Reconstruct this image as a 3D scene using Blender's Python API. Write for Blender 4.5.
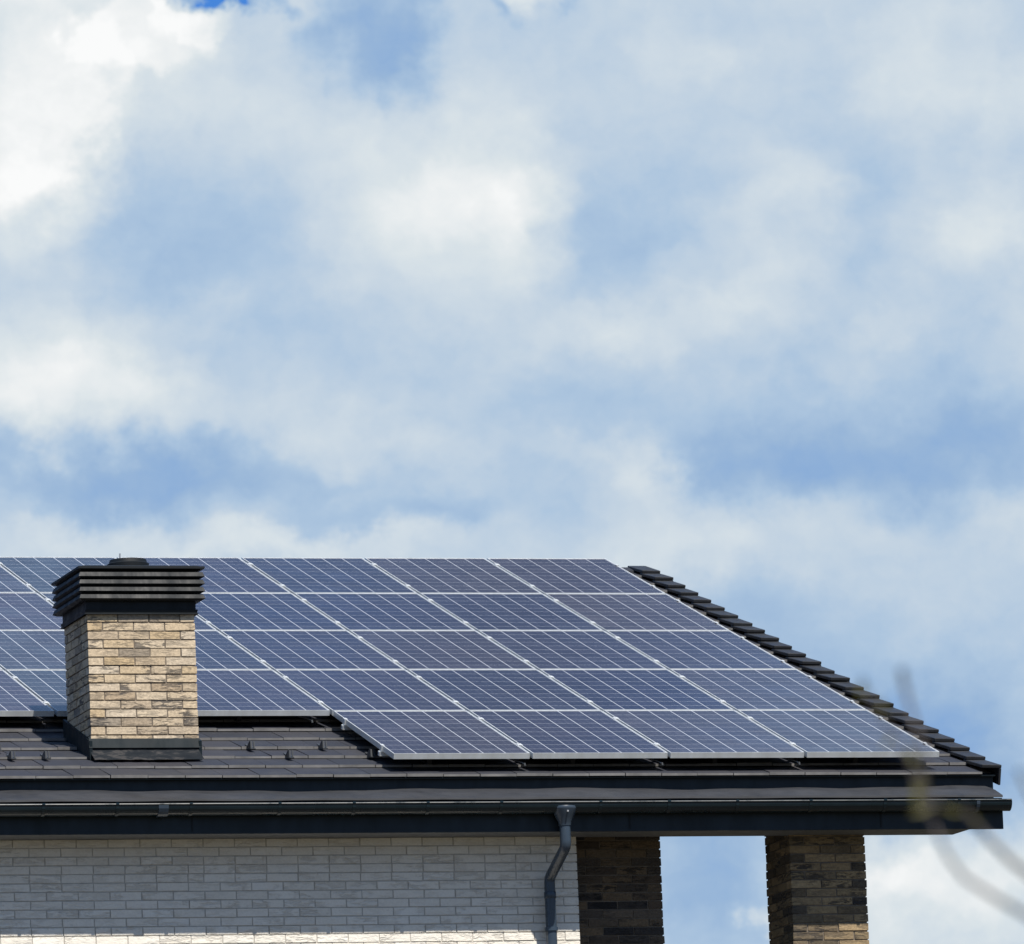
import bpy, bmesh, math, random
from mathutils import Vector, Matrix
random.seed(7)
for o in list(bpy.data.objects): bpy.data.objects.remove(o)
S = bpy.context.scene
COL = S.collection
R = math.radians

# ------------------------------------------------------------------ camera
G = 9.084                                   # height of the panels' lower edge above the ground
cam = bpy.data.cameras.new('camera'); camo = bpy.data.objects.new('camera', cam); COL.objects.link(camo)
def cam_matrix(yaw, pitch, roll):
    cy, sy, cp, sp, cr, sr = math.cos(yaw), math.sin(yaw), math.cos(pitch), math.sin(pitch), math.cos(roll), math.sin(roll)
    F = Vector((sy*cp, cy*cp, sp)); Rt = Vector((cy, -sy, 0)); U = Rt.cross(F)
    X = cr*Rt + sr*U; Y = -sr*Rt + cr*U
    return Matrix(((X.x, Y.x, -F.x, 0), (X.y, Y.y, -F.y, 0), (X.z, Y.z, -F.z, 0), (0, 0, 0, 1)))
camo.matrix_world = Matrix.Translation((-16.201, -58.194, 1.6)) @ cam_matrix(0.28657, 0.15504, -0.03975)
cam.sensor_width = 36; cam.lens = 8714.73*36/1024
cam.clip_start = 0.5; cam.clip_end = 6000
cam.dof.use_dof = True; cam.dof.focus_distance = 61.0; cam.dof.aperture_fstop = 12.5
S.camera = camo

# ------------------------------------------------------------------ sun, sky, exposure
SUN_AZ = 11.5       # degrees to the right of the facade's normal
SUN_EL = 60.2
sun = bpy.data.lights.new('sun', 'SUN'); sun.energy = 5.0; sun.angle = R(0.53); sun.color = (1.0, 0.94, 0.85)
suno = bpy.data.objects.new('sun', sun); COL.objects.link(suno)
sd = Vector((math.sin(R(SUN_AZ))*math.cos(R(SUN_EL)), -math.cos(R(SUN_AZ))*math.cos(R(SUN_EL)), math.sin(R(SUN_EL))))
suno.rotation_euler = sd.to_track_quat('Z', 'Y').to_euler(); suno.location = (20, -40, 60)
S.view_settings.view_transform = 'Standard'; S.view_settings.look = 'None'
S.view_settings.exposure = 0.55; S.view_settings.gamma = 1; S.view_settings.use_curve_mapping = False

world = bpy.data.worlds.new('World'); S.world = world; world.use_nodes = True
class NT:
    """small node-tree helper"""
    def __init__(s, tree): s.t = tree; s.n = tree.nodes; s.l = tree.links
    def node(s, kind, **kw):
        n = s.n.new(kind)
        for k, v in kw.items(): setattr(n, k, v)
        return n
    def put(s, sock, v):
        if isinstance(v, bpy.types.NodeSocket): s.l.new(v, sock)
        elif v is not None: sock.default_value = v
    def math(s, op, a, b=None, c=None, clamp=False):
        n = s.node('ShaderNodeMath', operation=op, use_clamp=clamp)
        s.put(n.inputs[0], a); s.put(n.inputs[1], b); s.put(n.inputs[2], c); return n.outputs[0]
    def vmath(s, op, a, b=None, out=0):
        n = s.node('ShaderNodeVectorMath', operation=op); s.put(n.inputs[0], a); s.put(n.inputs[1], b); return n.outputs[out]
    def noise(s, vec, scale, detail=4, rough=.5, dist=0, out='Fac'):
        n = s.node('ShaderNodeTexNoise'); s.put(n.inputs['Vector'], vec)
        n.inputs['Scale'].default_value = scale; n.inputs['Detail'].default_value = detail
        n.inputs['Roughness'].default_value = rough; n.inputs['Distortion'].default_value = dist
        return n.outputs[out]
    def ramp(s, fac, stops, interp='LINEAR'):
        n = s.node('ShaderNodeValToRGB'); s.put(n.inputs[0], fac); cr = n.color_ramp; cr.interpolation = interp
        while len(cr.elements) < len(stops): cr.elements.new(.5)
        for e, (p, c) in zip(cr.elements, stops): e.position = p; e.color = (*c, 1) if len(c) == 3 else c
        return n.outputs[0]
    def mix(s, fac, a, b, blend='MIX'):
        n = s.node('ShaderNodeMix', data_type='RGBA', blend_type=blend)
        s.put(n.inputs[0], fac); s.put(n.inputs[6], a); s.put(n.inputs[7], b); return n.outputs[2]
    def maprange(s, v, a, b, c=0, d=1, smooth=False):
        n = s.node('ShaderNodeMapRange', interpolation_type='SMOOTHSTEP' if smooth else 'LINEAR')
        s.put(n.inputs[0], v)
        for i, x in enumerate((a, b, c, d)): s.put(n.inputs[i+1], x)
        return n.outputs[0]

def lin(c):
    return tuple((x/255/12.92) if x/255 <= .04045 else ((x/255+.055)/1.055)**2.4 for x in c)

w = NT(world.node_tree); world.node_tree.nodes.clear()
out = w.node('ShaderNodeOutputWorld'); bg = w.node('ShaderNodeBackground'); w.l.new(bg.outputs[0], out.inputs[0])
bg.inputs[1].default_value = 0.1
sky = w.node('ShaderNodeTexSky', sky_type='NISHITA'); sky.sun_disc = False
sky.sun_elevation = R(SUN_EL); sky.sun_rotation = R(180-SUN_AZ); sky.air_density = 1.0; sky.dust_density = .3; sky.ozone_density = 3.0
tc = w.node('ShaderNodeTexCoord'); D = tc.outputs['Generated']
sep = w.node('ShaderNodeSeparateXYZ'); w.l.new(D, sep.inputs[0])
az = w.math('MULTIPLY', w.math('ARCTAN2', sep.outputs[0], sep.outputs[1]), 180/math.pi)
el = w.math('MULTIPLY', w.math('ARCSINE', sep.outputs[2]), 180/math.pi)
# cloud coordinates: a hundredth of a unit is 0.0066 degrees of sky
azr = w.math('SUBTRACT', az, 16.42); elr = w.math('SUBTRACT', el, 8.883)
cu = w.math('ADD', w.math('MULTIPLY', azr, 1.505), w.math('ADD', w.math('MULTIPLY', elr, -.06), 5.12))
cv = w.math('ADD', w.math('MULTIPLY', elr, -1.53), w.math('ADD', w.math('MULTIPLY', azr, -.0543), 4.72))
comb = w.node('ShaderNodeCombineXYZ'); w.l.new(cu, comb.inputs[0]); w.l.new(cv, comb.inputs[1])
P0 = comb.outputs[0]
n1 = w.noise(w.vmath('MULTIPLY', P0, (1, 1.25, 1)), .55, 5, .55, 0, 'Color')
warp = w.vmath('MULTIPLY', w.vmath('SUBTRACT', n1, (.5, .5, .5)), (1.7, 1.3, 0))
n2 = w.noise(P0, 2.2, 6, .6, 0, 'Color')
warp2 = w.vmath('MULTIPLY', w.vmath('SUBTRACT', n2, (.5, .5, .5)), (.85, .7, 0))
PW = w.vmath('ADD', w.vmath('ADD', P0, warp), warp2)
base = w.noise(w.vmath('MULTIPLY', w.vmath('ADD', P0, w.vmath('MULTIPLY', warp, (.6, .6, 0))), (.75, 1.3, 1)), .6, 7, .52)
far = w.math('ADD', w.noise(D, 2.3, 4, .55), w.math('MULTIPLY', w.math('SUBTRACT', w.noise(D, 13, 4, .55), .5), .9))
fine = w.noise(w.vmath('ADD', P0, w.vmath('MULTIPLY', warp2, (.7, .7, 0))), 1.9, 8, .62)
val = w.math('ADD', w.math('ADD', w.math('MULTIPLY', w.math('SUBTRACT', base, .5), .40), .565), w.math('MULTIPLY', w.math('SUBTRACT', fine, .5), .24))
BLOBS = [  # centre x, y, radius x, y, strength, hardness
 (.15, 1.0, 1.0, 1.3, .11, 1), (.5, .7, 1.9, 2.0, .2, 0), (1.2, .35, 1.2, .85, .14, 0), (.1, 1.6, .9, .8, .12, 0), (1.3, .3, .9, .5, .12, 1), (1.9, .15, .5, .35, .1, 1), (.35, 2.1, .8, .6, .1, 0),
 (1.35, 1.6, .45, .7, -.14, 0), (1.9, 1.6, .7, .55, -.08, 0), (1.5, 2.55, 1.0, .6, -.24, 0), (2.3, 2.2, 1.2, .8, -.1, 0),
 (.3, 3.85, 1.5, .66, .24, 0), (.3, 4.0, 1.9, .5, .08, 0), (.1, 3.4, .8, .5, .1, 0), (1.4, 4.0, .8, .4, .08, 0),
 (4.4, 2.2, 1.1, .95, .2, 0), (4.9, 1.5, .8, .9, .1, 0), (3.0, 1.3, .95, .6, .1, 0), (3.3, 1.9, .8, .5, .04, 0),
 (3.75, .15, .6, .75, -.42, 0), (4.0, .8, .35, .4, -.2, 0), (3.5, .5, .5, .5, -.12, 0),
 (2.3, -.1, .62, .13, -.95, 0), (2.05, -.12, .3, .2, -.4, 0), (5.05, .12, .18, .18, -.28, 0), (5.7, 0, .3, .16, -.3, 0), (5.35, -.02, .3, .2, .25, 0),
 (6.2, 2.3, .85, .5, -.2, 0), (6.9, 1.6, .8, .35, -.1, 0), (7.8, 1.1, 1.0, .5, -.06, 0), (8.6, 2.2, .5, 1.0, -.12, 0),
 (2.8, 3.1, .6, .5, -.17, 0), (3.4, 3.7, 1.4, .5, -.1, 0), (1.6, 3.1, .6, .4, .02, 0),
 (.6, 4.7, 2.2, .36, -.3, 0), (2.4, 4.9, 1.9, .4, -.27, 0), (4.0, 5.28, 1.0, .26, -.28, 0),
 (3.9, 4.5, 1.2, .3, .06, 0), (.8, 5.35, 1.2, .28, .14, 0), (3.0, 5.5, 1.6, .18, .18, 0),
 (6.72, 4.7, .36, .36, .2, 0), (6.5, 4.75, .6, .4, .12, 0), (5.8, 4.6, .6, .16, .08, 0), (6.6, 5.35, .8, .45, .1, 0), (5.5, 5.1, .6, .4, -.05, 0), (3.9, 1.7, 1.3, .9, .07, 0), (5.2, 2.0, .5, .9, .1, 0),
 (8.6, 4.45, 2.4, .6, -.32, 0), (7.8, 4.75, 1.3, .45, -.26, 0), (9.8, 4.15, 1.1, .8, -.16, 0), (7.9, 3.9, 1.0, .4, -.08, 0), (6.0, 3.95, 1.2, .4, -.12, 0),
 (6.1, 3.15, 1.2, .34, .12, 0), (7.6, 3.05, .8, .4, .1, 0), (8.9, 3.2, .5, .3, .08, 0),
 (9.95, 2.4, .55, .7, .2, 0), (9.4, .6, 1.1, .7, .14, 0), (7.8, 1.8, .7, .5, .1, 0), (6.9, .45, .6, .4, .1, 0), (10.1, 1.2, .5, .6, .08, 0),
 (7.5, 6.2, 1.1, .6, -.3, 0), (8.7, 7.4, 2.0, .8, -.46, 0), (9.3, 7.0, 1.3, .9, -.2, 0), (10.0, 7.8, .9, .6, -.2, 0), (9.95, 5.1, .5, .3, .08, 0),
 (9.5, 9.1, 1.3, .72, .36, 0), (9.0, 8.65, .6, .35, .2, 0), (9.3, 9.35, .5, .4, -.2, 0), (10.3, 8.6, .7, .35, .15, 0),
 (7.05, 8.7, .75, 1.1, -.38, 0), (7.56, 9.15, .22, .2, .35, 0)]
for (bx, by, rx, ry, a, hd) in BLOBS:
    d = w.vmath('MULTIPLY', w.vmath('SUBTRACT', PW, (bx, by, 0)), (1/rx, 1/ry, 0))
    q = w.vmath('LENGTH', d, out=1)
    if a < 0: a *= .8
    g = w.maprange(q, 1.08, .74, 0, a, True) if hd else w.maprange(q, 1.45, 0, 0, a, True)
    val = w.math('ADD', val, g)
near = w.math('MULTIPLY', w.maprange(w.vmath('LENGTH', w.vmath('SUBTRACT', P0, (5.1, 4.7, 0)), out=1), 16, 9, 0, 1, True), w.maprange(sep.outputs[1], 0, .3))
farv = w.maprange(far, .45, .75, -.12, .45)
valm = w.mix(near, farv, val)
E = 10/2**0.55
def sc(c): return tuple(x*E for x in lin(c))
cl = w.ramp(valm, [(0, lin((72, 134, 218))), (.12, lin((134, 170, 215))), (.28, lin((154, 183, 216))), (.44, lin((173, 197, 222))), (.6, lin((197, 212, 226))), (.78, lin((218, 227, 232))), (.92, lin((238, 241, 242))), (1.0, lin((250, 251, 251)))])
cl = w.vmath('MULTIPLY', cl, (E, E, E))
blue = w.vmath('MULTIPLY', sky.outputs[0], (.31, .345, .42))
cover = w.maprange(valm, -.12, .16, 0, 1, True)
skyc = w.mix(w.math('MAXIMUM', cover, near), blue, cl)
w.l.new(skyc, bg.inputs[0])

# ------------------------------------------------------------------ materials
def mat(name):
    m = bpy.data.materials.new(name); m.use_nodes = True
    t = NT(m.node_tree); b = m.node_tree.nodes['Principled BSDF']
    return m, t, b
def simple(name, col, rough=.6, metal=0, var=.12, scale=6, bump=.0, spec=.5):
    m, t, b = mat(name)
    co = t.node('ShaderNodeTexCoord').outputs['Object']
    n = t.noise(co, scale, 5, .6)
    f = t.maprange(n, .3, .7, 1-var, 1+var)
    c = t.vmath('MULTIPLY', t.node('ShaderNodeRGB').outputs[0], (1, 1, 1))
    t.n['RGB'].outputs[0].default_value = (*col, 1) if 'RGB' in t.n else None
    mul = t.node('ShaderNodeVectorMath', operation='SCALE'); t.l.new(c, mul.inputs[0]); t.l.new(f, mul.inputs[3])
    t.l.new(mul.outputs[0], b.inputs['Base Color'])
    t.l.new(t.maprange(t.noise(t.vmath('MULTIPLY', co, (1, 1, .25)), 9, 5, .65), .3, .7, max(.05, rough-.14), min(1, rough+.14)), b.inputs['Roughness']); b.inputs['Metallic'].default_value = metal
    b.inputs['Specular IOR Level'].default_value = spec
    if bump:
        bp = t.node('ShaderNodeBump'); bp.inputs['Strength'].default_value = bump; bp.inputs['Distance'].default_value = .004
        t.l.new(t.noise(co, scale*9, 4, .6), bp.inputs['Height']); t.l.new(bp.outputs[0], b.inputs['Normal'])
    return m
def brick_mat(name, stops, streak, streak_amt, dirt=.25):
    """per-brick colour, with burnt cracks that run along the brick"""
    m, t, b = mat(name)
    co = t.node('ShaderNodeTexCoord').outputs['Object']
    geo = t.node('ShaderNodeNewGeometry')
    rnd = geo.outputs['Random Per Island']
    base = t.ramp(rnd, stops)
    off = t.vmath('ADD', co, t.vmath('MULTIPLY', t.node('ShaderNodeCombineXYZ').outputs[0], (1, 1, 1)))
    cx = [n for n in t.n if n.bl_idname == 'ShaderNodeCombineXYZ'][0]
    t.l.new(t.math('MULTIPLY', rnd, 37), cx.inputs[0]); t.l.new(t.math('MULTIPLY', rnd, 53), cx.inputs[1])
    s1 = t.noise(t.vmath('MULTIPLY', off, (9, 9, 42)), 1.0, 5, .62, .8)
    s2 = t.noise(t.vmath('MULTIPLY', off, (6, 6, 10)), 1.0, 3, .6)
    cr = t.math('MULTIPLY', t.maprange(s1, .45, .56, 0, 1, True), t.maprange(s2, .38, .56, 0, 1, True))
    r2 = t.math('FRACT', t.math('MULTIPLY', rnd, 91.7))
    cr = t.math('MULTIPLY', cr, t.maprange(r2, 0, .9, .25, 1))
    c = t.mix(t.math('MULTIPLY', cr, streak_amt), base, (*streak, 1))
    fine = t.maprange(t.noise(co, 60, 4, .6), .3, .7, 1-dirt, 1+dirt*.6)
    mul = t.node('ShaderNodeVectorMath', operation='SCALE'); t.l.new(c, mul.inputs[0]); t.l.new(fine, mul.inputs[3])
    t.l.new(mul.outputs[0], b.inputs['Base Color'])
    b.inputs['Roughness'].default_value = .85; b.inputs['Specular IOR Level'].default_value = .25
    bp = t.node('ShaderNodeBump'); bp.inputs['Strength'].default_value = .7; bp.inputs['Distance'].default_value = .006
    h = t.math('SUBTRACT', t.noise(co, 45, 5, .65), t.math('MULTIPLY', cr, .8))
    t.l.new(h, bp.inputs['Height']); t.l.new(bp.outputs[0], b.inputs['Normal'])
    return m
M = {}
M['buff'] = brick_mat('buff_brick', [(0, (.48, .38, .26)), (.3, (.58, .48, .35)), (.5, (.50, .38, .23)), (.7, (.60, .51, .39)), (.85, (.40, .31, .21)), (1, (.27, .24, .20))], (.045, .045, .05), .85)
M['dark_brick'] = brick_mat('mixed_brick', [(0, (.13, .10, .07)), (.25, (.19, .14, .09)), (.45, (.06, .05, .045)), (.65, (.16, .13, .10)), (.8, (.035, .034, .036)), (1, (.21, .16, .11))], (.02, .02, .022), .9)
M['pillar_brick'] = brick_mat('pillar_brick', [(0, (.22, .16, .09)), (.3, (.38, .28, .16)), (.5, (.10, .08, .055)), (.7, (.34, .25, .14)), (.85, (.07, .06, .05)), (1, (.25, .19, .11))], (.03, .03, .034), .9)
M['white_brick'] = brick_mat('white_painted_brick', [(0, (.78, .74, .66)), (.4, (.82, .78, .70)), (.7, (.76, .72, .64)), (1, (.83, .80, .73))], (.44, .40, .34), .42, .06)
M['mortar'] = simple('dark_mortar', (.17, .14, .11), .95, var=.2, scale=20)
M['white_mortar'] = simple('white_wall_joint', (.50, .475, .43), .95, var=.15, scale=20)
M['plaster'] = simple('plaster', (.6, .58, .53), .9)
M['anthracite'] = simple('anthracite_metal', (.007, .010, .013), .6, 0, .15, 3, 0, .3)
M['fascia'] = simple('fascia_metal', (.006, .013, .019), .5, 0, .2, 2, 0, .35)
M['gutter'] = simple('gutter_metal', (.004, .013, .019), .32, 0, .12, 5)
M['pipe'] = simple('pipe_metal', (.035, .052, .075), .28, 0, .12, 5)
M['soffit'] = simple('soffit_board', (.13, .135, .14), .7, 0, .06, 3)
M['apron'] = simple('apron_sheet', (.019, .021, .026), .6, 0, .35, 2.5)
M['lead'] = None
M['alu'] = simple('anodised_aluminium', (.74, .77, .78), .5, .62, .04, 6)
M['steel'] = simple('galvanised_steel', (.55, .54, .52), .4, .8, .15, 30)
M['black'] = simple('black_plastic', (.02, .02, .022), .5)
M['guard'] = simple('guard_metal', (.055, .06, .065), .45, .3)
M['wood'] = simple('roof_timber', (.16, .11, .07), .8, var=.25)
M['bark'] = simple('twig_bark', (.06, .052, .05), .8, var=.3, scale=30)

def tile_mat():
    m, t, b = mat('concrete_tile')
    co = t.node('ShaderNodeTexCoord').outputs['Object']
    rnd = t.node('ShaderNodeNewGeometry').outputs['Random Per Island']
    base = t.ramp(rnd, [(0, (.012, .014, .021)), (.35, (.018, .019, .027)), (.7, (.014, .017, .027)), (1, (.027, .026, .031))])
    lich = t.maprange(t.noise(co, 3.2, 6, .65), .5, .72, 0, .45, True)
    c = t.mix(lich, base, (.038, .039, .042, 1))
    fine = t.maprange(t.noise(co, 90, 3, .6), .3, .7, .82, 1.15)
    mul = t.node('ShaderNodeVectorMath', operation='SCALE'); t.l.new(c, mul.inputs[0]); t.l.new(fine, mul.inputs[3])
    t.l.new(mul.outputs[0], b.inputs['Base Color']); b.inputs['Roughness'].default_value = .62
    bp = t.node('ShaderNodeBump'); bp.inputs['Strength'].default_value = .35; bp.inputs['Distance'].default_value = .003
    t.l.new(t.noise(co, 60, 4, .7), bp.inputs['Height']); t.l.new(bp.outputs[0], b.inputs['Normal'])
    return m
M['tile'] = tile_mat()
M['tile_edge'] = simple('tile_cut_edge', (.20, .195, .19), .8, var=.3, scale=7)
M['verge'] = simple('glazed_verge_tile', (.017, .019, .023), .5, 0, .35, 8, .2)

def lead_mat():
    m, t, b = mat('weathered_flashing')
    co = t.node('ShaderNodeTexCoord').outputs['Object']
    n = t.noise(t.vmath('MULTIPLY', co, (1, 1, 3)), 7, 6, .7)
    c = t.ramp(n, [(.36, (.005, .008, .012)), (.5, (.010, .013, .017)), (.6, (.040, .039, .040)), (.72, (.010, .013, .016))])
    t.l.new(c, b.inputs['Base Color']); b.inputs['Roughness'].default_value = .8; b.inputs['Specular IOR Level'].default_value = .15
    return m
M['lead'] = lead_mat()
M['flash'] = simple('flashing_metal', (.003, .009, .013), .55, 0, .2, 4, 0, .2)

def glass_mat():
    """polycrystalline cells under glass: 6 x 10 cells, white gaps, thin busbars"""
    m, t, b = mat('solar_cells')
    co = t.node('ShaderNodeTexCoord').outputs['Object']
    s = t.node('ShaderNodeSeparateXYZ'); t.l.new(co, s.inputs[0])
    px = t.math('DIVIDE', t.math('SUBTRACT', s.outputs[0], .0075), .16233)
    py = t.math('DIVIDE', t.math('SUBTRACT', s.outputs[1], .0125), .1625)
    def line(p, half):
        f = t.math('FRACT', p); d = t.math('MINIMUM', f, t.math('SUBTRACT', 1, f))
        return t.math('LESS_THAN', d, half)
    gx = line(px, .0185); gy = line(py, .010)
    inx = t.math('MULTIPLY', t.math('GREATER_THAN', px, 0), t.math('LESS_THAN', px, 6))
    iny = t.math('MULTIPLY', t.math('GREATER_THAN', py, 0), t.math('LESS_THAN', py, 10))
    inside = t.math('MULTIPLY', inx, iny)
    gap = t.math('MAXIMUM', t.math('MAXIMUM', gx, gy), t.math('SUBTRACT', 1, inside))
    bus = t.math('MAXIMUM', line(t.math('ADD', px, .333), .006), t.math('MAXIMUM', line(t.math('ADD', px, .667), .006), 0))
    oi = t.node('ShaderNodeObjectInfo')
    cell = t.node('ShaderNodeCombineXYZ'); t.l.new(t.math('FLOOR', px), cell.inputs[0]); t.l.new(t.math('FLOOR', py), cell.inputs[1]); t.l.new(t.math('MULTIPLY', oi.outputs['Random'], 50), cell.inputs[2])
    wn = t.node('ShaderNodeTexWhiteNoise', noise_dimensions='3D'); t.l.new(cell.outputs[0], wn.inputs['Vector'])
    vor = t.node('ShaderNodeTexVoronoi'); t.l.new(co, vor.inputs['Vector']); vor.inputs['Scale'].default_value = 55
    hs = t.math('ADD', t.math('MULTIPLY', wn.outputs[0], .35), t.math('MULTIPLY', t.node('ShaderNodeSeparateColor').outputs[0], .5))
    sc_ = [n for n in t.n if n.bl_idname == 'ShaderNodeSeparateColor'][0]; t.l.new(vor.outputs['Color'], sc_.inputs[0])
    cc = t.ramp(hs, [(0, (.031, .032, .042)), (.45, (.042, .043, .056)), (.85, (.062, .063, .079))])
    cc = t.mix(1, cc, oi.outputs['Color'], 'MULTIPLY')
    cc = t.mix(t.math('MULTIPLY', bus, .3), cc, (.28, .30, .35, 1))
    cc = t.mix(gap, cc, (.50, .53, .58, 1))
    t.l.new(cc, b.inputs['Base Color'])
    dust = t.maprange(t.noise(co, 2.0, 5, .6), .3, .7, .10, .2)
    t.l.new(dust, b.inputs['Roughness']); b.inputs['IOR'].default_value = 1.5
    return m
M['cells'] = glass_mat()
def leaf_mat(name, col):
    m, t, b = mat(name); rnd = t.node('ShaderNodeNewGeometry').outputs['Random Per Island']
    c = t.ramp(rnd, [(0, tuple(x*.7 for x in col)), (1, tuple(x*1.3 for x in col))]); t.l.new(c, b.inputs['Base Color'])
    b.inputs['Roughness'].default_value = .6
    return m
M['leaf'] = leaf_mat('young_leaf', (.10, .095, .02))
def ground_mat():
    m, t, b = mat('lawn'); co = t.node('ShaderNodeTexCoord').outputs['Object']
    c = t.ramp(t.noise(co, .6, 8, .7), [(.3, (.035, .032, .018)), (.5, (.048, .043, .024)), (.7, (.07, .055, .034))])
    t.l.new(c, b.inputs['Base Color']); b.inputs['Roughness'].default_value = .95
    return m
M['lawn'] = ground_mat()
def paving_mat():
    m, t, b = mat('paving'); co = t.node('ShaderNodeTexCoord').outputs['Object']
    br = t.node('ShaderNodeTexBrick'); t.l.new(co, br.inputs[0]); br.inputs['Scale'].default_value = 2.2
    br.inputs['Color1'].default_value = (.07, .06, .05, 1); br.inputs['Color2'].default_value = (.055, .05, .045, 1); br.inputs['Mortar'].default_value = (.05, .05, .045, 1)
    t.l.new(br.outputs[0], b.inputs['Base Color']); b.inputs['Roughness'].default_value = .9
    return m
M['paving'] = paving_mat()

# ------------------------------------------------------------------ mesh helpers
class MB:
    def __init__(s): s.v = []; s.f = []; s.m = []
    def add(s, vs, fs, mi=0):
        k = len(s.v); s.v += [tuple(v) for v in vs]; s.f += [tuple(i+k for i in f) for f in fs]; s.m += [mi]*len(fs); return s
    BF = [(0, 3, 2, 1), (4, 5, 6, 7), (0, 1, 5, 4), (1, 2, 6, 5), (2, 3, 7, 6), (3, 0, 4, 7)]   # bottom top front right back left
    def hexa(s, pts, mi=0): return s.add(pts, s.BF, mi)
    def box(s, x0, x1, y0, y1, z0, z1, mi=0, jit=0):
        p = [(x0, y0, z0), (x1, y0, z0), (x1, y1, z0), (x0, y1, z0), (x0, y0, z1), (x1, y0, z1), (x1, y1, z1), (x0, y1, z1)]
        if jit: p = [tuple(c+random.uniform(-jit, jit) for c in q) for q in p]
        return s.hexa(p, mi)
    def prism(s, prof, x0, x1, mi=0):
        """profile in (y, z) pulled along x"""
        n = len(prof); v = [(x0, y, z) for y, z in prof] + [(x1, y, z) for y, z in prof]
        f = [tuple(range(n))[::-1], tuple(range(n, 2*n))] + [(i, (i+1) % n, n+(i+1) % n, n+i) for i in range(n)]
        return s.add(v, f, mi)
    def strip(s, prof, xs, mi=0, wob=None):
        """open sheet profile (y, z) swept along the x positions"""
        n = len(prof); v = []; f = []
        for i, x in enumerate(xs):
            for j, (y, z) in enumerate(prof):
                dz = wob(x, j) if wob else 0
                v.append((x, y, z+dz))
        for i in range(len(xs)-1):
            for j in range(n-1): f.append((i*n+j, i*n+j+1, (i+1)*n+j+1, (i+1)*n+j))
        return s.add(v, f, mi)
    def tube(s, pts, rad, seg=12, mi=0, cap=True):
        pts = [Vector(p) for p in pts]; n = len(pts)
        rad = rad if isinstance(rad, (list, tuple)) else [rad]*n
        v = []; f = []
        up = None
        for i, p in enumerate(pts):
            t = (pts[min(i+1, n-1)]-pts[max(i-1, 0)]).normalized()
            if up is None:
                up = Vector((0, 1, 0)) if abs(t.y) < .9 else Vector((1, 0, 0))
            a = t.cross(up).normalized(); up = a.cross(t).normalized()
            for k in range(seg):
                th = 2*math.pi*k/seg; v.append(p+rad[i]*(math.cos(th)*a+math.sin(th)*up))
        for i in range(n-1):
            for k in range(seg): f.append((i*seg+k, i*seg+(k+1) % seg, (i+1)*seg+(k+1) % seg, (i+1)*seg+k))
        if cap: f.append(tuple(range(seg))[::-1]); f.append(tuple(range((n-1)*seg, n*seg)))
        return s.add(v, f, mi)
    def build(s, name, mats, parent=None, smooth=False, recalc=True):
        me = bpy.data.meshes.new(name); me.from_pydata(s.v, [], s.f)
        if not isinstance(mats, (list, tuple)): mats = [mats]
        for m in mats: me.materials.append(m)
        me.polygons.foreach_set('material_index', s.m)
        if recalc:
            bm = bmesh.new(); bm.from_mesh(me); bmesh.ops.recalc_face_normals(bm, faces=bm.faces); bm.to_mesh(me); bm.free()
        if smooth:
            me.polygons.foreach_set('use_smooth', [True]*len(me.polygons))
            me.set_sharp_from_angle(angle=R(40)) if hasattr(me, 'set_sharp_from_angle') else None
        me.update()
        o = bpy.data.objects.new(name, me); COL.objects.link(o)
        if parent: o.parent = parent
        return o
def empty(name, loc=(0, 0, 0)):
    o = bpy.data.objects.new(name, None); o.location = loc; o.empty_display_size = .3; COL.objects.link(o); return o
def tag(o, label=None, cat=None, group=None, kind=None):
    for k, v in (('label', label), ('category', cat), ('group', group), ('kind', kind)):
        if v: o[k] = v
    return o
def copy_obj(o, parent=None):
    c = o.copy(); COL.objects.link(c)
    if parent: c.parent = parent
    return c
def copy_tree(o, parent=None):
    c = copy_obj(o, parent)
    for ch in list(o.children): copy_tree(ch, c)
    return c

# ------------------------------------------------------------------ ground
g = MB().add([(-2500, -2500, 0), (2500, -2500, 0), (2500, 2500, 0), (-2500, 2500, 0)], [(0, 1, 2, 3)]).build('ground', M['lawn'])
tag(g, kind='structure')
g = MB().add([(-12, -7, .004), (8, -7, .004), (8, 18, .004), (-12, 18, .004)], [(0, 1, 2, 3)]).build('terrace_paving', M['paving'])
tag(g, kind='structure')

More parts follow.
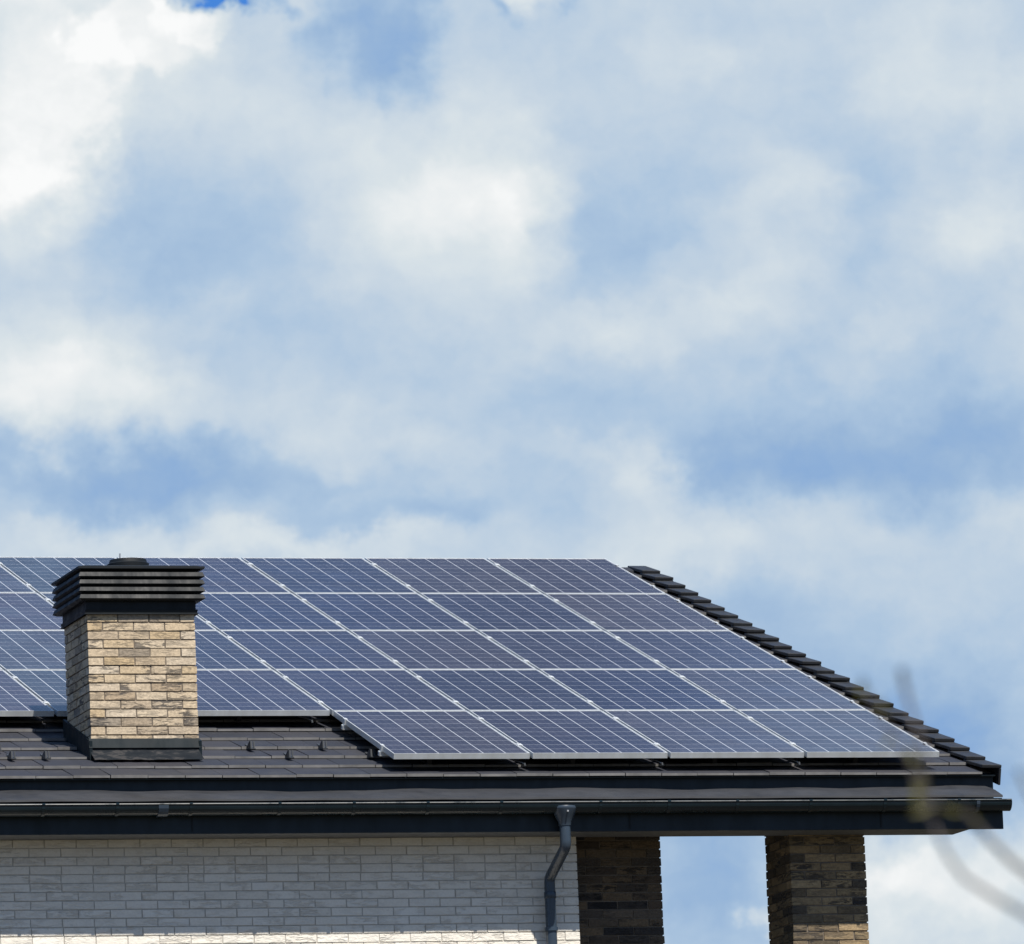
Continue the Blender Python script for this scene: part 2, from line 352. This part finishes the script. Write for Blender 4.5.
# ------------------------------------------------------------------ house
TH = 0.3160843; C_, S_ = math.cos(TH), math.sin(TH)
H = .125                                    # the panels' top face above the tiles
def rp(v, h=-H):                            # point on a plane parallel to the front roof slope: (y, z), z above ground
    return (v*C_ - h*S_, G + v*S_ + h*C_)
RIDGE_V = 8.62
XL, XR = -9.0, 4.33                          # tile field
HOUSE = empty('house', (0, 0, 0))
tag(HOUSE, 'brick house with dark tiled roof, white front wall and brick porch pillars', 'house')
ROOF_PARENT = HOUSE
GA = .348; TW = .2655
def tile_field():
    m = MB(); k = 0
    rows = 25
    for r in range(rows):
        v0 = -.10 + r*GA; v1 = min(v0+GA+.05, RIDGE_V+.02)
        off = (r % 2)*TW/2 + .06*math.sin(r*5.1)*0
        x = XR
        first = True
        while x > XL:
            wd = TW if not (first and r % 2) else TW/2
            first = False
            x0 = x-wd+.002; x1 = x-.0025
            j = random.uniform(-.0035, .0035); j2 = random.uniform(-.003, .003); jv = random.uniform(-.006, .006)
            # top surface from h=0 at the lower edge down to -.022 at the head
            def q(xx, v, h): y, z = rp(v, -H+h); return (xx, y, z)
            top0 = 0+j; top1 = -.026+j2
            pts = [q(x0, v0+jv, -.018), q(x1, v0+jv, -.018), q(x1, v1, top1-.02), q(x0, v1, top1-.02), q(x0, v0+jv+.002, top0), q(x1, v0+jv+.002, top0+random.uniform(-.0015, .0015)), q(x1, v1, top1), q(x0, v1, top1)]
            fs = MB.BF
            m.add(pts, [fs[0], fs[1], fs[3], fs[4], fs[5]], 0)
            # worn lower edge: a bevelled lighter arris
            m.add([pts[0], pts[1], pts[5], pts[4]], [(0, 1, 2, 3)], 1)
            x -= wd
    return m
rf = MB()
# roof deck: boards under the tiles, both slopes, open underside
d0 = rp(-.01, -H-.03); d1 = rp(RIDGE_V, -H-.03); u0 = rp(.04, -H-.20); u1 = rp(RIDGE_V, -H-.20)
RY = d1[0]
back = lambda p: (2*RY-p[0], p[1])
tm = [rp(-.088, -H-.0275), rp(-.011, -H-.0275), rp(-.011, -H-.036), rp(-.088, -H-.036)]  # strip added under the lowest tiles to block sun leaking through their joints
rf.prism(tm, XL, 4.43, 1)
rf.prism([d0, d1, back(d0), back(u0), (RY, u1[1]), u0], XL, 4.43)
ROOF = rf.build('roof', [M['wood'], M['fascia']], HOUSE)
tf = tile_field().build('roof_tiles', [M['tile'], M['tile_edge']], ROOF, recalc=False)
tb = copy_obj(tf, ROOF); tb.rotation_euler = (0, 0, math.pi); tb.location = (XL+XR, 2*rp(RIDGE_V)[0], 0)
# ridge cap
rm = MB(); a = rp(RIDGE_V-.14, -H+.004); b = rp(RIDGE_V+.01, -H+.004)
x = 4.45
while x > XL:
    x0 = x-.4
    for sgn in (0, 1):
        pr = [a, b, (b[0], b[1]-.02), (a[0], a[1]-.02)]
        if sgn: pr = [back(p) for p in pr]
        rm.prism(pr, x0+.004, x)
    x -= .4
rm.build('ridge_tiles', [M['tile']], ROOF)
# verge tiles: flat cap with a flange that hangs over the gable edge
def verge(k):
    m = MB(); v0 = -.10 + k*GA; v1 = v0+GA+.06
    xa, xb = 4.322, 4.475
    def q(xx, v, h): y, z = rp(v, -H+h); return (xx, y, z)
    lo, hi = .048+random.uniform(-.005, .006), .012
    j = random.uniform(-.006, .006); v0 += random.uniform(-.008, .008)
    p = [q(xa, v0, lo-.026), q(xb+j, v0, lo-.028), q(xb+j, v1, hi-.022), q(xa, v1, hi-.022), q(xa, v0, lo), q(xb+j, v0, lo-.004), q(xb+j, v1, hi), q(xa, v1, hi)]
    m.hexa(p)
    p = [q(xb-.022, v0+.001, -.10), q(xb+j, v0+.001, -.10), q(xb+j, v1, -.115), q(xb-.022, v1, -.115), q(xb-.022, v0+.001, lo-.0265), q(xb+j, v0+.001, lo-.0285), q(xb+j, v1, hi-.024), q(xb-.022, v1, hi-.024)]
    m.hexa(p)
    o = m.build('verge_tile', M['verge'], ROOF)
    bv = o.modifiers.new('bevel', 'BEVEL'); bv.width = .005; bv.segments = 2
    return o
for k in range(25):
    verge(k)
# dark step below the lowest tiles, and the apron sheet that runs into the gutter
sp = MB()
sp.prism([(.008, G-.168), (.022, G-.168), (.022, G-.40), (.008, G-.40)], XL, 4.425)
sp.build('eaves_board', M['fascia'], HOUSE)
ap = MB(); xs = [XL + i*(4.365-XL)/260 for i in range(261)]
def wob(x, j):
    a = .006*math.sin(x*1.9)+.004*math.sin(x*4.7+1)+.003*math.sin(x*11)
    return a if j == 0 else (.35*a if j == 1 else -.002+.0015*math.sin(x*7))
ap.strip([(.006, G-.250), (-.20, G-.300), (-.355, G-.352), (-.357, G-.366), (-.345, G-.366)], xs, 0, wob)
ap.build('eaves_apron', M['apron'], HOUSE)
fb = MB()
fb.box(XL, 4.368, -.33, -.305, G-.592, G-.372)
fb.box(XL, 4.364, -.334, -.3305, G-.592, G-.578)         # folded lower lip
FASC = fb.build('fascia', M['fascia'], HOUSE)
for xx in [-1.55, 1.6, 3.45]: MB().box(xx, xx+.012, -.3335, -.3308, G-.5775, G-.40).build('joint_cover', M['anthracite'], FASC)
so = MB()
so.hexa([(XL, -.3045, G-.590), (4.13, -.3045, G-.590), (4.11, .03, G-.590), (XL, .03, G-.590), (XL, -.3045, G-.565), (4.13, -.3045, G-.565), (4.11, .03, G-.565), (XL, .03, G-.565)])
so.build('soffit', M['soffit'], HOUSE)
# beam that carries the eaves, above the soffit
bmx = MB(); bmx.box(XL, 4.10, .005, .028, G-.564, G-.33); bmx.build('eaves_beam', M['wood'], HOUSE)
# barge board along the gable, set in under the verge flange
bb = MB(); p0, p1, p2, p3 = rp(-.02, -H-.031), rp(RIDGE_V-.01, -H-.031), rp(RIDGE_V-.01, -H-.24), rp(.1, -H-.24)
bb.prism([p0, p1, p2, p3], 4.432, 4.450)
bb.prism([back(p) for p in (p0, p1, p2, p3)], 4.432, 4.450)
bb.build('barge_board', M['fascia'], HOUSE)

# gutter: half-round trough with rolled front rim
gu = MB(); gy, gz = -.40, G-.405; n = 14; GX1 = 4.392
prof = []
for i in range(n+1):
    a = math.pi + math.pi*i/n; prof.append((gy+.062*math.cos(a), gz+.068*math.sin(a)-.002))
prof2 = [(gy+(y-gy)*.955, gz+(z-gz)*.955) for y, z in prof][::-1]
gu.prism(prof+prof2, XL, GX1)
gu.tube([(XL, gy-.062, gz+.003), (GX1, gy-.062, gz+.003)], .0075, 8)
gu.prism(prof, GX1, GX1+.004)                             # end cap
GUT = gu.build('gutter', M['gutter'], HOUSE)
def bracket(x):
    m = MB(); pr = [(gy+.066*math.cos(a), gz+.072*math.sin(a)-.003) for a in [math.pi+math.pi*i/10 for i in range(11)]]
    pr2 = [(gy+.0605*math.cos(a), gz+.0665*math.sin(a)-.003) for a in [math.pi+math.pi*i/10 for i in range(11)]][::-1]
    m.prism(pr+pr2, x-.011, x+.011); m.box(x-.011, x+.011, gy-.072, gy-.056, gz+.002, gz+.014)
    return m.build('gutter_bracket', M['gutter'], GUT)
for x in [-6.1, -5.5, -4.9, -4.3, -3.7, -3.2, -2.62, -2.1, -1.58, -.95, -.42, .11, .64, 1.36, 1.86, 2.36, 2.9, 3.45, 4.0]: bracket(x)
m = MB(); pr = [(gy+.069*math.cos(a), gz+.075*math.sin(a)-.003) for a in [math.pi+math.pi*i/10 for i in range(11)]]
pr2 = [(gy+.0605*math.cos(a), gz+.0665*math.sin(a)-.003) for a in [math.pi+math.pi*i/10 for i in range(11)]][::-1]
m.prism(pr+pr2, -1.81, -1.74); m.build('gutter_joint', M['pipe'], GUT)
m = MB(); m.prism(pr+pr2, 4.13, 4.155); m.build('gutter_joint', M['pipe'], GUT)

# downpipe with funnel outlet, swan neck and wall clip
px = 1.112
dp = MB()
def arc(a, b, c, n=6):
    a, b, c = Vector(a), Vector(b), Vector(c)
    return [a*(1-t)**2+b*2*t*(1-t)+c*t*t for t in [i/n for i in range(n+1)]]
path = [(px, -.40, G-.53)] + arc((px, -.40, G-.665), (px, -.40, G-.70), (px-.003, -.378, G-.718), 5) + arc((px-.030, -.115, G-.872), (px-.034, -.088, G-.888), (px-.036, -.088, G-.925), 5) + [(px-.036, -.088, .25)]
dp.tube(path, .0385, 20)
PIPE = dp.build('downpipe', M['pipe'], HOUSE, smooth=True)
fu = MB()
fu.tube([(px, -.40, G-.425), (px, -.40, G-.437), (px, -.40, G-.447), (px, -.40, G-.49), (px, -.40, G-.535), (px, -.40, G-.56)], [.084, .089, .086, .068, .047, .043], 24)
FUN = fu.build('outlet_funnel', M['pipe'], PIPE, smooth=True)
ri = MB(); ri.tube([(px, -.489, G-.466), (px, -.474, G-.466)], .006, 10); ri.build('rivet', M['steel'], PIPE)
def collar(z, r=.0425, hh=.05, y=-.088, x=px-.036):
    m = MB(); m.tube([(x, y, z), (x, y, z+.004), (x, y, z+hh-.004), (x, y, z+hh)], [r-.003, r, r, r-.003], 20); return m.build('pipe_socket', M['pipe'], PIPE, smooth=True)
collar(G-1.035)
cl_ = MB(); cl_.tube([(px-.036, -.088, G-1.262), (px-.036, -.088, G-1.236)], .047, 20); cl_.box(px-.036, px-.02, -.052, .0, G-1.258, G-1.24)
cl_.box(px-.08, px-.068, -.11, -.085, G-1.262, G-1.238)
cl_.build('pipe_clamp', M['pipe'], PIPE)

# ---- brickwork
def pinwheel(name, mats, x0, y0, nfull, L, z0, z1, parent, CH=.0612, mo=.0095, jit=.0016):
    """square shaft of real bricks laid in alternating bond; returns its width"""
    hd = .1025; Wd = nfull*(L+mo)+hd
    m = MB(); m.box(x0+.007, x0+Wd-.007, y0+.007, y0+Wd-.007, z0, z1, 1)
    z = z1; k = 0
    while z > z0+.02:
        za = max(z-CH+mo, z0); zb = z
        ev = k % 2
        for side in range(4):
            for i in range(nfull):
                a = i*(L+mo); a2 = a+L
                if ev: a, a2 = Wd-a2, Wd-a
                pj = random.uniform(-.003, .003)
                lo = -pj
                if side == 0: bx = (a, a2, lo, hd)
                elif side == 1: bx = (Wd-hd, Wd+pj, a, a2)
                elif side == 2: bx = (Wd-a2, Wd-a, Wd-hd, Wd+pj)
                else: bx = (lo, hd, Wd-a2, Wd-a)
                m.box(x0+bx[0], x0+bx[1], y0+bx[2], y0+bx[3], za, zb, 0, jit)
        z -= CH; k += 1
    return m.build(name, mats, parent, recalc=False), Wd
def bricks_wall(name, mats, x0, x1, y, z0, z1, parent, L=.2165, CH=.0610, mo=.0085):
    m = MB(); m.box(x0+.02, x1-.007, y+.0055, y+.30, z0, z1, 1)
    z = z1; k = 0
    while z > z0+.02:
        za = max(z-CH+mo, z0); x = x1
        shift = [0, .5, .0, .5, .25, .75][random.randrange(6)] if False else (k % 2)*.5
        first = True
        while x > x0+.05:
            wd = L
            if first and k % 2: wd = L*.5-mo/2
            if random.random() < .015: wd = L*.5-mo/2
            xa = max(x-wd, x0)
            m.box(xa, x, y+random.uniform(-.0022, .0016), y+.09, za+random.uniform(-.0008, .0008), z+random.uniform(-.0008, .0008), 0, .0009)
            x = xa-mo-random.uniform(-.001, .001); first = False
        z -= CH; k += 1
    return m.build(name, mats, parent, recalc=False)
bricks_wall('front_wall', [M['white_brick'], M['white_mortar']], XL+.3, 1.308, 0.0, 0, G-.591, HOUSE)
# pier set back beside the wall, free-standing porch pillar
pinwheel('brick_pier', [M['dark_brick'], M['mortar']], 1.256, .35, 3, .2155, 0, G-.40, HOUSE)
pinwheel('porch_pillar', [M['pillar_brick'], M['mortar']], 2.876, -.01, 2, .219, 0, G-.30, HOUSE)
# house body behind the front wall: side, back, gable triangle
hb = MB()
gxa, gxb = XL+.3, 1.24
hb.box(gxb-.3, gxb, .31, 2*RY-.1, 0, G-.45)
hb.box(gxa, gxa+.3, .31, 2*RY-.1, 0, G-.45)
hb.box(gxa+.3, gxb-.3, 2*RY-.4, 2*RY-.1, 0, G-.45)
e0 = rp(.33/C_, -H-.23); e1 = rp(RIDGE_V, -H-.23)
for xa in (gxa, gxb-.3):
    hb.prism([(.31, G-.4499), (e0[0]+.05, e0[1]), (RY, u1[1]-.03), (2*RY-e0[0]-.05, e0[1]), (2*RY-.31, G-.4499)], xa, xa+.3)
hb.build('side_wall', M['plaster'], HOUSE)

# ---- chimney
YC = .59; CX0 = -2.017; NB = 3; LB = .2145
CW = NB*(LB+.0095)+.1025
CHIM, _ = pinwheel('chimney', [M['buff'], M['mortar']], CX0, YC, NB, LB, G-.03, G+1.068, HOUSE)
for v_ in CHIM.data.vertices: v_.co.y = YC+(v_.co.y-YC)*.91
cxa, cxb, cya, cyb = CX0, CX0+CW, YC, YC+CW*.91
def ring(m, ex0, z0, ex1, z1, mi=0, cap=True):
    """frustum skirt round the shaft from offset ex0 at z0 to offset ex1 at z1"""
    def c(e, z): return [(cxa-e, cya-e, z), (cxb+e, cya-e, z), (cxb+e, cyb+e, z), (cxa-e, cyb+e, z)]
    m.hexa(c(ex0, z0)+c(ex1, z1), mi)
cp = MB()
ring(cp, .014, G+1.066, .020, G+1.10)                       # collar lip
ring(cp, .0225, G+1.066, .0225, G+1.074)
ring(cp, .008, G+1.1005, .008, G+1.40)                         # neck and inner core
CAP = cp.build('chimney_cap', M['anthracite'], CHIM)
for k in range(4):
    zt = G+1.360-k*.0522
    m = MB(); ring(m, .066, zt-.030, .054, zt); ring(m, .042, zt-.044, .068, zt-.0305)
    m.build('louvre', M['anthracite'], CHIM)
m = MB(); ring(m, .068, G+1.384, .068, G+1.400); ring(m, .05, G+1.4005, .02, G+1.412); ring(m, .03, G+1.372, .060, G+1.3835)
m.build('top_plate', M['anthracite'], CHIM)
ccx, ccy = (cxa+cxb)/2+.005, (cya+cyb)/2
m = MB(); m.tube([(ccx, ccy, G+1.412), (ccx, ccy, G+1.425), (ccx, ccy, G+1.430), (ccx, ccy, G+1.475), (ccx, ccy, G+1.482), (ccx, ccy, G+1.505)], [.118, .118, .146, .150, .135, .13], 28)
FL = m.build('flue_cowl', M['anthracite'], CHIM, smooth=True)
m = MB(); m.tube([(ccx-.07, ccy-.05, G+1.50), (ccx-.068, ccy-.05, G+1.545)], .006, 6); m.build('bolt', M['steel'], CHIM)
# flashings
m = MB()
m.hexa([(cxa-.022, cya-.03, G+.122), (cxb+.003, cya-.03, G+.122), (cxb+.003, cya+.01, G+.122), (cxa-.022, cya+.01, G+.122),
        (cxa-.020, cya-.012, G+.190), (cxb+.003, cya-.012, G+.190), (cxb+.003, cya+.01, G+.190), (cxa-.02, cya+.01, G+.190)])
t_ = S_/C_
for sx in (-1, 1):
    xo = cxa-.019 if sx < 0 else cxb+.004-.010; xi = xo+.020
    y0, y1 = cya-.028, cyb+.05
    zr = lambda y: rp(0)[1] + (y-rp(0)[0])*t_
    m.hexa([(xo, y0, zr(y0)-.03), (xi, y0, zr(y0)-.03), (xi, y1, zr(y1)-.03), (xo, y1, zr(y1)-.03), (xo, y0, zr(y0)+.118), (xi, y0, zr(y0)+.118), (xi, y1, zr(y1)+.118), (xo, y1, zr(y1)+.118)])
m.build('side_flashing', M['flash'], CHIM)
m = MB()
yb, yf = cya-.032, cya-.13
zr = lambda y: rp(0)[1] + (y-rp(0)[0])*t_
N = 24; vs = []; fs = []
for i in range(N+1):
    x = cxa-.01+(cxb-cxa+.01)*i/N
    vs += [(x, cya-.013, G+.124), (x, cya-.034, zr(cya-.03)+.030+random.uniform(-.004, .004)), (x, yf+random.uniform(-.012, .012), zr(yf)+.006+random.uniform(-.002, .003))]
for i in range(N):
    for j in range(2): fs.append((i*3+j, (i+1)*3+j, (i+1)*3+j+1, i*3+j+1))
m.add(vs, fs); m.build('lead_apron', M['lead'], CHIM, smooth=True)

# ---- snow guards: little twin-finned hooks on the lower tile rows
def snow_guard(x, v):
    m = MB()
    def q(xx, vv, h): y, z = rp(vv, -H+h); return (xx, y, z)
    def bx(xa, xb, va, vb, ha, hb):
        m.hexa([q(xa, va, ha), q(xb, va, ha), q(xb, vb, ha), q(xa, vb, ha), q(xa, va, hb), q(xb, va, hb), q(xb, vb, hb), q(xa, vb, hb)])
    bx(x-.018, x+.018, v-.015, v+.16, .004, .010)
    for s in (-1, 1):
        xa = x+s*.0095-.0045; xb = xa+.009
        m.hexa([q(xa, v-.010, .0103), q(xb, v-.010, .0103), q(xb, v+.004, .0103), q(xa, v+.004, .0103), q(xa, v+.010, .056), q(xb, v+.010, .056), q(xb, v+.020, .056), q(xa, v+.020, .056)])
    m.hexa([q(x-.018, v-.01, .0103), q(x-.0145, v-.01, .0103), q(x-.0145, v+.09, .0103), q(x-.018, v+.09, .0103), q(x-.018, v+.008, .058), q(x-.0145, v+.008, .058), q(x-.0145, v+.030, .058), q(x-.018, v+.030, .058)])
    return m.build('snow_guard', M['guard'], ROOF)
for x, v in ((-2.63, .80), (-2.596, .50), (-2.353, .50), (-.791, .84), (-.598, .50), (-.264, .84), (.0, .52)): snow_guard(x, v)

# ------------------------------------------------------------------ solar panels
PW_, PH_ = 1.012, 1.67; w_, l_ = .989, 1.65
def make_panel():
    root = empty('solar_panel')
    fr = MB(); t = .0065; hgt = .040
    fr.box(0, w_, 0, t, -hgt, 0); fr.box(0, w_, l_-t, l_, -hgt, 0)
    fr.box(0, t, t, l_-t, -hgt, 0); fr.box(w_-t, w_, t, l_-t, -hgt, 0)
    f = fr.build('frame', M['alu'], root)
    gl = MB(); gl.box(t, w_-t, t, l_-t, -.009, -.0035); gl.build('glass', M['cells'], root)
    jb = MB(); jb.box(w_/2-.06, w_/2+.06, l_-.22, l_-.12, -.030, -.0095); jb.build('junction_box', M['black'], root)
    return root
PANEL = make_panel()
rowname = ['short lowest row', 'second row from the bottom', 'middle row', 'second row from the top', 'top row']
ordn = ['rightmost', 'second from the right', 'third from the right', 'fourth from the right', 'fifth from the right', 'sixth from the right', 'seventh from the right']
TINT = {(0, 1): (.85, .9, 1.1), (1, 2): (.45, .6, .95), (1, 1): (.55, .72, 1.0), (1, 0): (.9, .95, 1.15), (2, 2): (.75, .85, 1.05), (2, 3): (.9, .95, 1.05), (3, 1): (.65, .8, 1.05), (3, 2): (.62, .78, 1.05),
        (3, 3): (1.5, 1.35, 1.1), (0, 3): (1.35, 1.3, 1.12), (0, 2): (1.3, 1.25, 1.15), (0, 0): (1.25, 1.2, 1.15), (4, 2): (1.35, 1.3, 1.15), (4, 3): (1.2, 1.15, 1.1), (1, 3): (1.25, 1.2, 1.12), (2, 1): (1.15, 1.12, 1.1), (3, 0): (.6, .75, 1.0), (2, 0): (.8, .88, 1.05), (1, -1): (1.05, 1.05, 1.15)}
first = True
for r in range(5):
    for c in range(-3, 4):
        if r == 0 and c < 0: continue
        if c == -3 and r > 2: continue
        if first: o = PANEL; first = False
        else: o = copy_tree(PANEL)
        v = r*PH_ + .01
        y, z = rp(v, 0)
        o.location = (c*PW_+.010+random.uniform(-.001, .001), y, z); o.rotation_euler = (TH, 0, 0)
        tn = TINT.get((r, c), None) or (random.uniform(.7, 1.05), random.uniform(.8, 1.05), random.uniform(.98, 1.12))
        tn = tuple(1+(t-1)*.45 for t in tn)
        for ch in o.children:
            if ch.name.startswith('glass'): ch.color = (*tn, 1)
        bl = 'deep blue ' if tn[0] < .86 else ('greyish ' if tn[0] > 1.09 else 'blue ')
        lab = bl + 'solar panel, ' + ordn[3-c] + ' in the ' + rowname[r]
        if c == -2 and r in (1, 2, 3): lab = bl+'solar panel just left of the chimney in the '+rowname[r]
        if r == 0 and c == 0: lab = 'leftmost solar panel of the short lowest row, frame side exposed'
        tag(o, lab, 'solar panel', 'solar panels on the roof')

# mounting rails with clamps in the gaps between the panels
RH = -.0405
def rail(name_v, v, x0, x1, cols, label):
    y0, z0 = rp(v, RH)
    root = empty('mounting_rail', (x0, y0, z0)); root.rotation_euler = (TH, 0, 0)
    L = x1-x0
    m = MB(); m.box(0, L, -.02, .02, -.034, 0)
    m.box(-.004, -.0005, -.017, .017, -.032, -.022); m.box(-.004, -.0005, -.017, .017, -.016, -.003)
    m.build('rail', M['alu'], root)
    cm = None
    for c in cols:
        xx = c*PW_-x0
        if cm is None:
            q = MB(); q.box(-.0085, .0085, -.03, .03, .0, .0405); q.box(-.017, .017, -.03, .03, .0410, .0455)
            q.tube([(0, 0, .045), (0, 0, .051)], .007, 8)
            cm = q.build('clamp', M['alu'], root); k = cm
        else: k = copy_obj(cm, root)
        k.location = (xx, 0, 0)
    # end clamps
    for xx, s in ((c_end*PW_-x0 + (0 if s_ < 0 else 0), s_) for c_end, s_ in ((cols[0]-1 if False else x0/PW_, -1),)): pass
    e = MB(); ex = x1-.030
    e.box(ex+.0005, ex+.012, -.025, .025, 0, .0405); e.box(ex-.010, ex+.012, -.025, .025, .041, .045)
    eo = e.build('end_clamp', M['alu'], root); eo.location = (-x0, 0, 0)
    # roof hooks
    hk = MB(); hk.box(-.016, .016, -.07, .02, -.052, -.0405); hk.box(-.016, .016, -.075, -.0655, -.085, -.0405); hk.box(-.016, .016, -.0655, .12, -.0855, -.079)
    ho = None; xx = .35
    while xx < L:
        if ho is None: ho = hk.build('roof_hook', M['black'], root); kk = ho
        else: kk = copy_obj(ho, root)
        kk.location = (xx, 0, 0); xx += 1.05
    tag(root, label, 'rail', 'mounting rails under the panels')
    return root
for r in range(5):
    for i, f in enumerate((.19, .80)):
        c0 = 0 if r == 0 else (-3 if r < 3 else -2)
        xa = -.010 if r == 0 else c0*PW_-.03
        xb = 4*PW_+.012
        cols = list(range(c0+1, 4))
        if r > 0: cols = [c for c in cols]
        where = ['lower', 'upper'][i]
        lab = 'mounting rail under the '+where+' part of the '+rowname[r]+' of panels'
        if r == 0: lab = 'mounting rail whose silver end shows beside the lowest row, '+('at its bottom corner' if i == 0 else 'near the step')
        ra = rail('', r*PH_+.01+f*l_, xa, xb, cols, lab)
        if r == 0:
            e = MB(); e.box(-.0115, -.0005, -.025, .025, 0, .0405); e.box(-.0115, .011, -.025, .025, .041, .045)
            eo = e.build('end_clamp', M['alu'], ra); eo.location = (0.010-xa, 0, 0)
# cable ends with connectors that hang below the lower panel edges
def cable(x, v, label):
    y, z = rp(v, -.05)
    root = empty('cable', (x, y, z))
    m = MB(); m.tube([(-.07, .10, .012), (-.035, .045, -.004), (-.01, .008, -.022), (.0, -.004, -.032)], .0032, 6); m.build('wire', M['steel'], root)
    m = MB(); m.tube([(0, -.004, -.026), (.003, -.008, -.046)], .008, 8); m.build('connector', M['guard'], root)
    tag(root, label, 'cable', 'cable ends under the panels')
cable(.965, .03, 'small cable end hanging under the first gap of the lowest panel row')
cable(1.975, .03, 'small cable end hanging under the second gap of the lowest panel row')
cable(2.99, .03, 'small cable end hanging under the third gap of the lowest panel row')
cable(-.14, PH_+.03, 'small cable end under the higher panel edge left of the step in the array')

# ------------------------------------------------------------------ young tree close to the camera, its twigs far out of focus
TREE = empty('young_tree', (-13.05, -49.85, 0))
tag(TREE, 'blurred twigs of a young tree with yellow green buds, lower right corner', 'tree')
def loc(p): return (p[0]+13.05, p[1]+49.85, p[2])
tr = MB()
def tw(pts, r0, r1):
    n = len(pts); tr.tube([loc(p) for p in pts], [(r0+(r1-r0)*i/(n-1))*(.62 if r0 < .02 else 1) for i in range(n)], 7)
tw([(-13.05, -49.85, 0), (-13.06, -49.86, .6), (-13.04, -49.87, 1.3), (-13.07, -49.88, 1.9), (-13.09, -49.88, 2.31), (-13.115, -49.87, 2.42)], .022, .008)
tw([(-13.115, -49.87, 2.42), (-13.137, -49.782, 2.522), (-13.171, -49.773, 2.547), (-13.183, -49.718, 2.577), (-13.19, -49.666, 2.609), (-13.21, -49.662, 2.634), (-13.223, -49.606, 2.648), (-13.226, -49.555, 2.676), (-13.234, -49.556, 2.707)], .0075, .0025)
tw([(-13.115, -49.87, 2.42), (-13.206, -49.964, 2.462), (-13.238, -49.955, 2.486), (-13.276, -49.944, 2.510), (-13.293, -49.888, 2.539), (-13.309, -49.885, 2.563), (-13.304, -49.838, 2.596), (-13.317, -49.837, 2.625), (-13.321, -49.84, 2.661)], .0065, .0022)
tw([(-13.317, -49.837, 2.625), (-13.313, -49.843, 2.665), (-13.308, -49.798, 2.713), (-13.301, -49.752, 2.755), (-13.304, -49.754, 2.772)], .0025, .0055)
tw([(-13.234, -49.556, 2.707), (-13.232, -49.507, 2.735), (-13.245, -49.506, 2.76), (-13.241, -49.458, 2.788), (-13.247, -49.458, 2.803)], .0024, .0016)
tw([(-13.137, -49.782, 2.522), (-13.16, -49.781, 2.59), (-13.148, -49.686, 2.653), (-13.157, -49.685, 2.675)], .003, .004)
random.seed(11)
for (a, b) in (((-13.09, -49.88, 2.2), (-12.85, -49.7, 2.55)), ((-13.07, -49.88, 1.9), (-12.75, -50.0, 2.35)), ((-13.05, -49.87, 1.6), (-12.9, -49.5, 2.1)), ((-13.04, -49.87, 1.3), (-12.7, -49.9, 1.8))):
    mid = [(a[i]+b[i])/2+random.uniform(-.04, .04) for i in range(3)]; tw([a, mid, b], .009, .003)
tr.build('trunk', M['bark'], TREE, smooth=True)
lf = MB()
def leaf(p, L, wd, d):
    L *= .85; wd *= .45
    p = Vector(loc(p)); d = Vector(d).normalized(); s = d.cross(Vector((.3, 1, .2))).normalized()*wd; n = d.cross(s).normalized()*wd*.4
    lf.add([p, p+d*L*.4+s+n, p+d*L, p+d*L*.4-s+n, p+d*L*.45-n*.2], [(0, 1, 4), (1, 2, 4), (2, 3, 4), (3, 0, 4)])
for p, L, wd, d in (((-13.318, -49.838, 2.650), .040, .011, (-.2, 0, -1)), ((-13.319, -49.838, 2.66), .034, .009, (.3, 0, -.9)), ((-13.321, -49.84, 2.66), .030, .008, (-.4, 0, .9)),
                    ((-13.247, -49.458, 2.803), .030, .008, (-.1, 0, -1)), ((-13.245, -49.506, 2.775), .026, .007, (.25, 0, -.9)), ((-13.232, -49.507, 2.735), .026, .006, (-.6, 0, -.7)),
                    ((-13.21, -49.662, 2.634), .034, .009, (-1, 0, .2)), ((-13.223, -49.606, 2.648), .036, .009, (-.9, 0, -.3)), ((-13.19, -49.666, 2.612), .03, .008, (-.5, 0, .7)),
                    ((-13.304, -49.754, 2.772), .022, .006, (.1, 0, -1))):
    leaf(p, L, wd, d)
for i in range(60):
    a = random.uniform(0, 1); q = (-12.85+random.uniform(-.05, .2), -49.85+random.uniform(-.3, .3), 1.9+random.uniform(-.2, .4))
    leaf(q, .035, .009, (random.uniform(-1, 1), random.uniform(-1, 1), random.uniform(-.2, 1)))
lf.build('crown', M['leaf'], TREE)
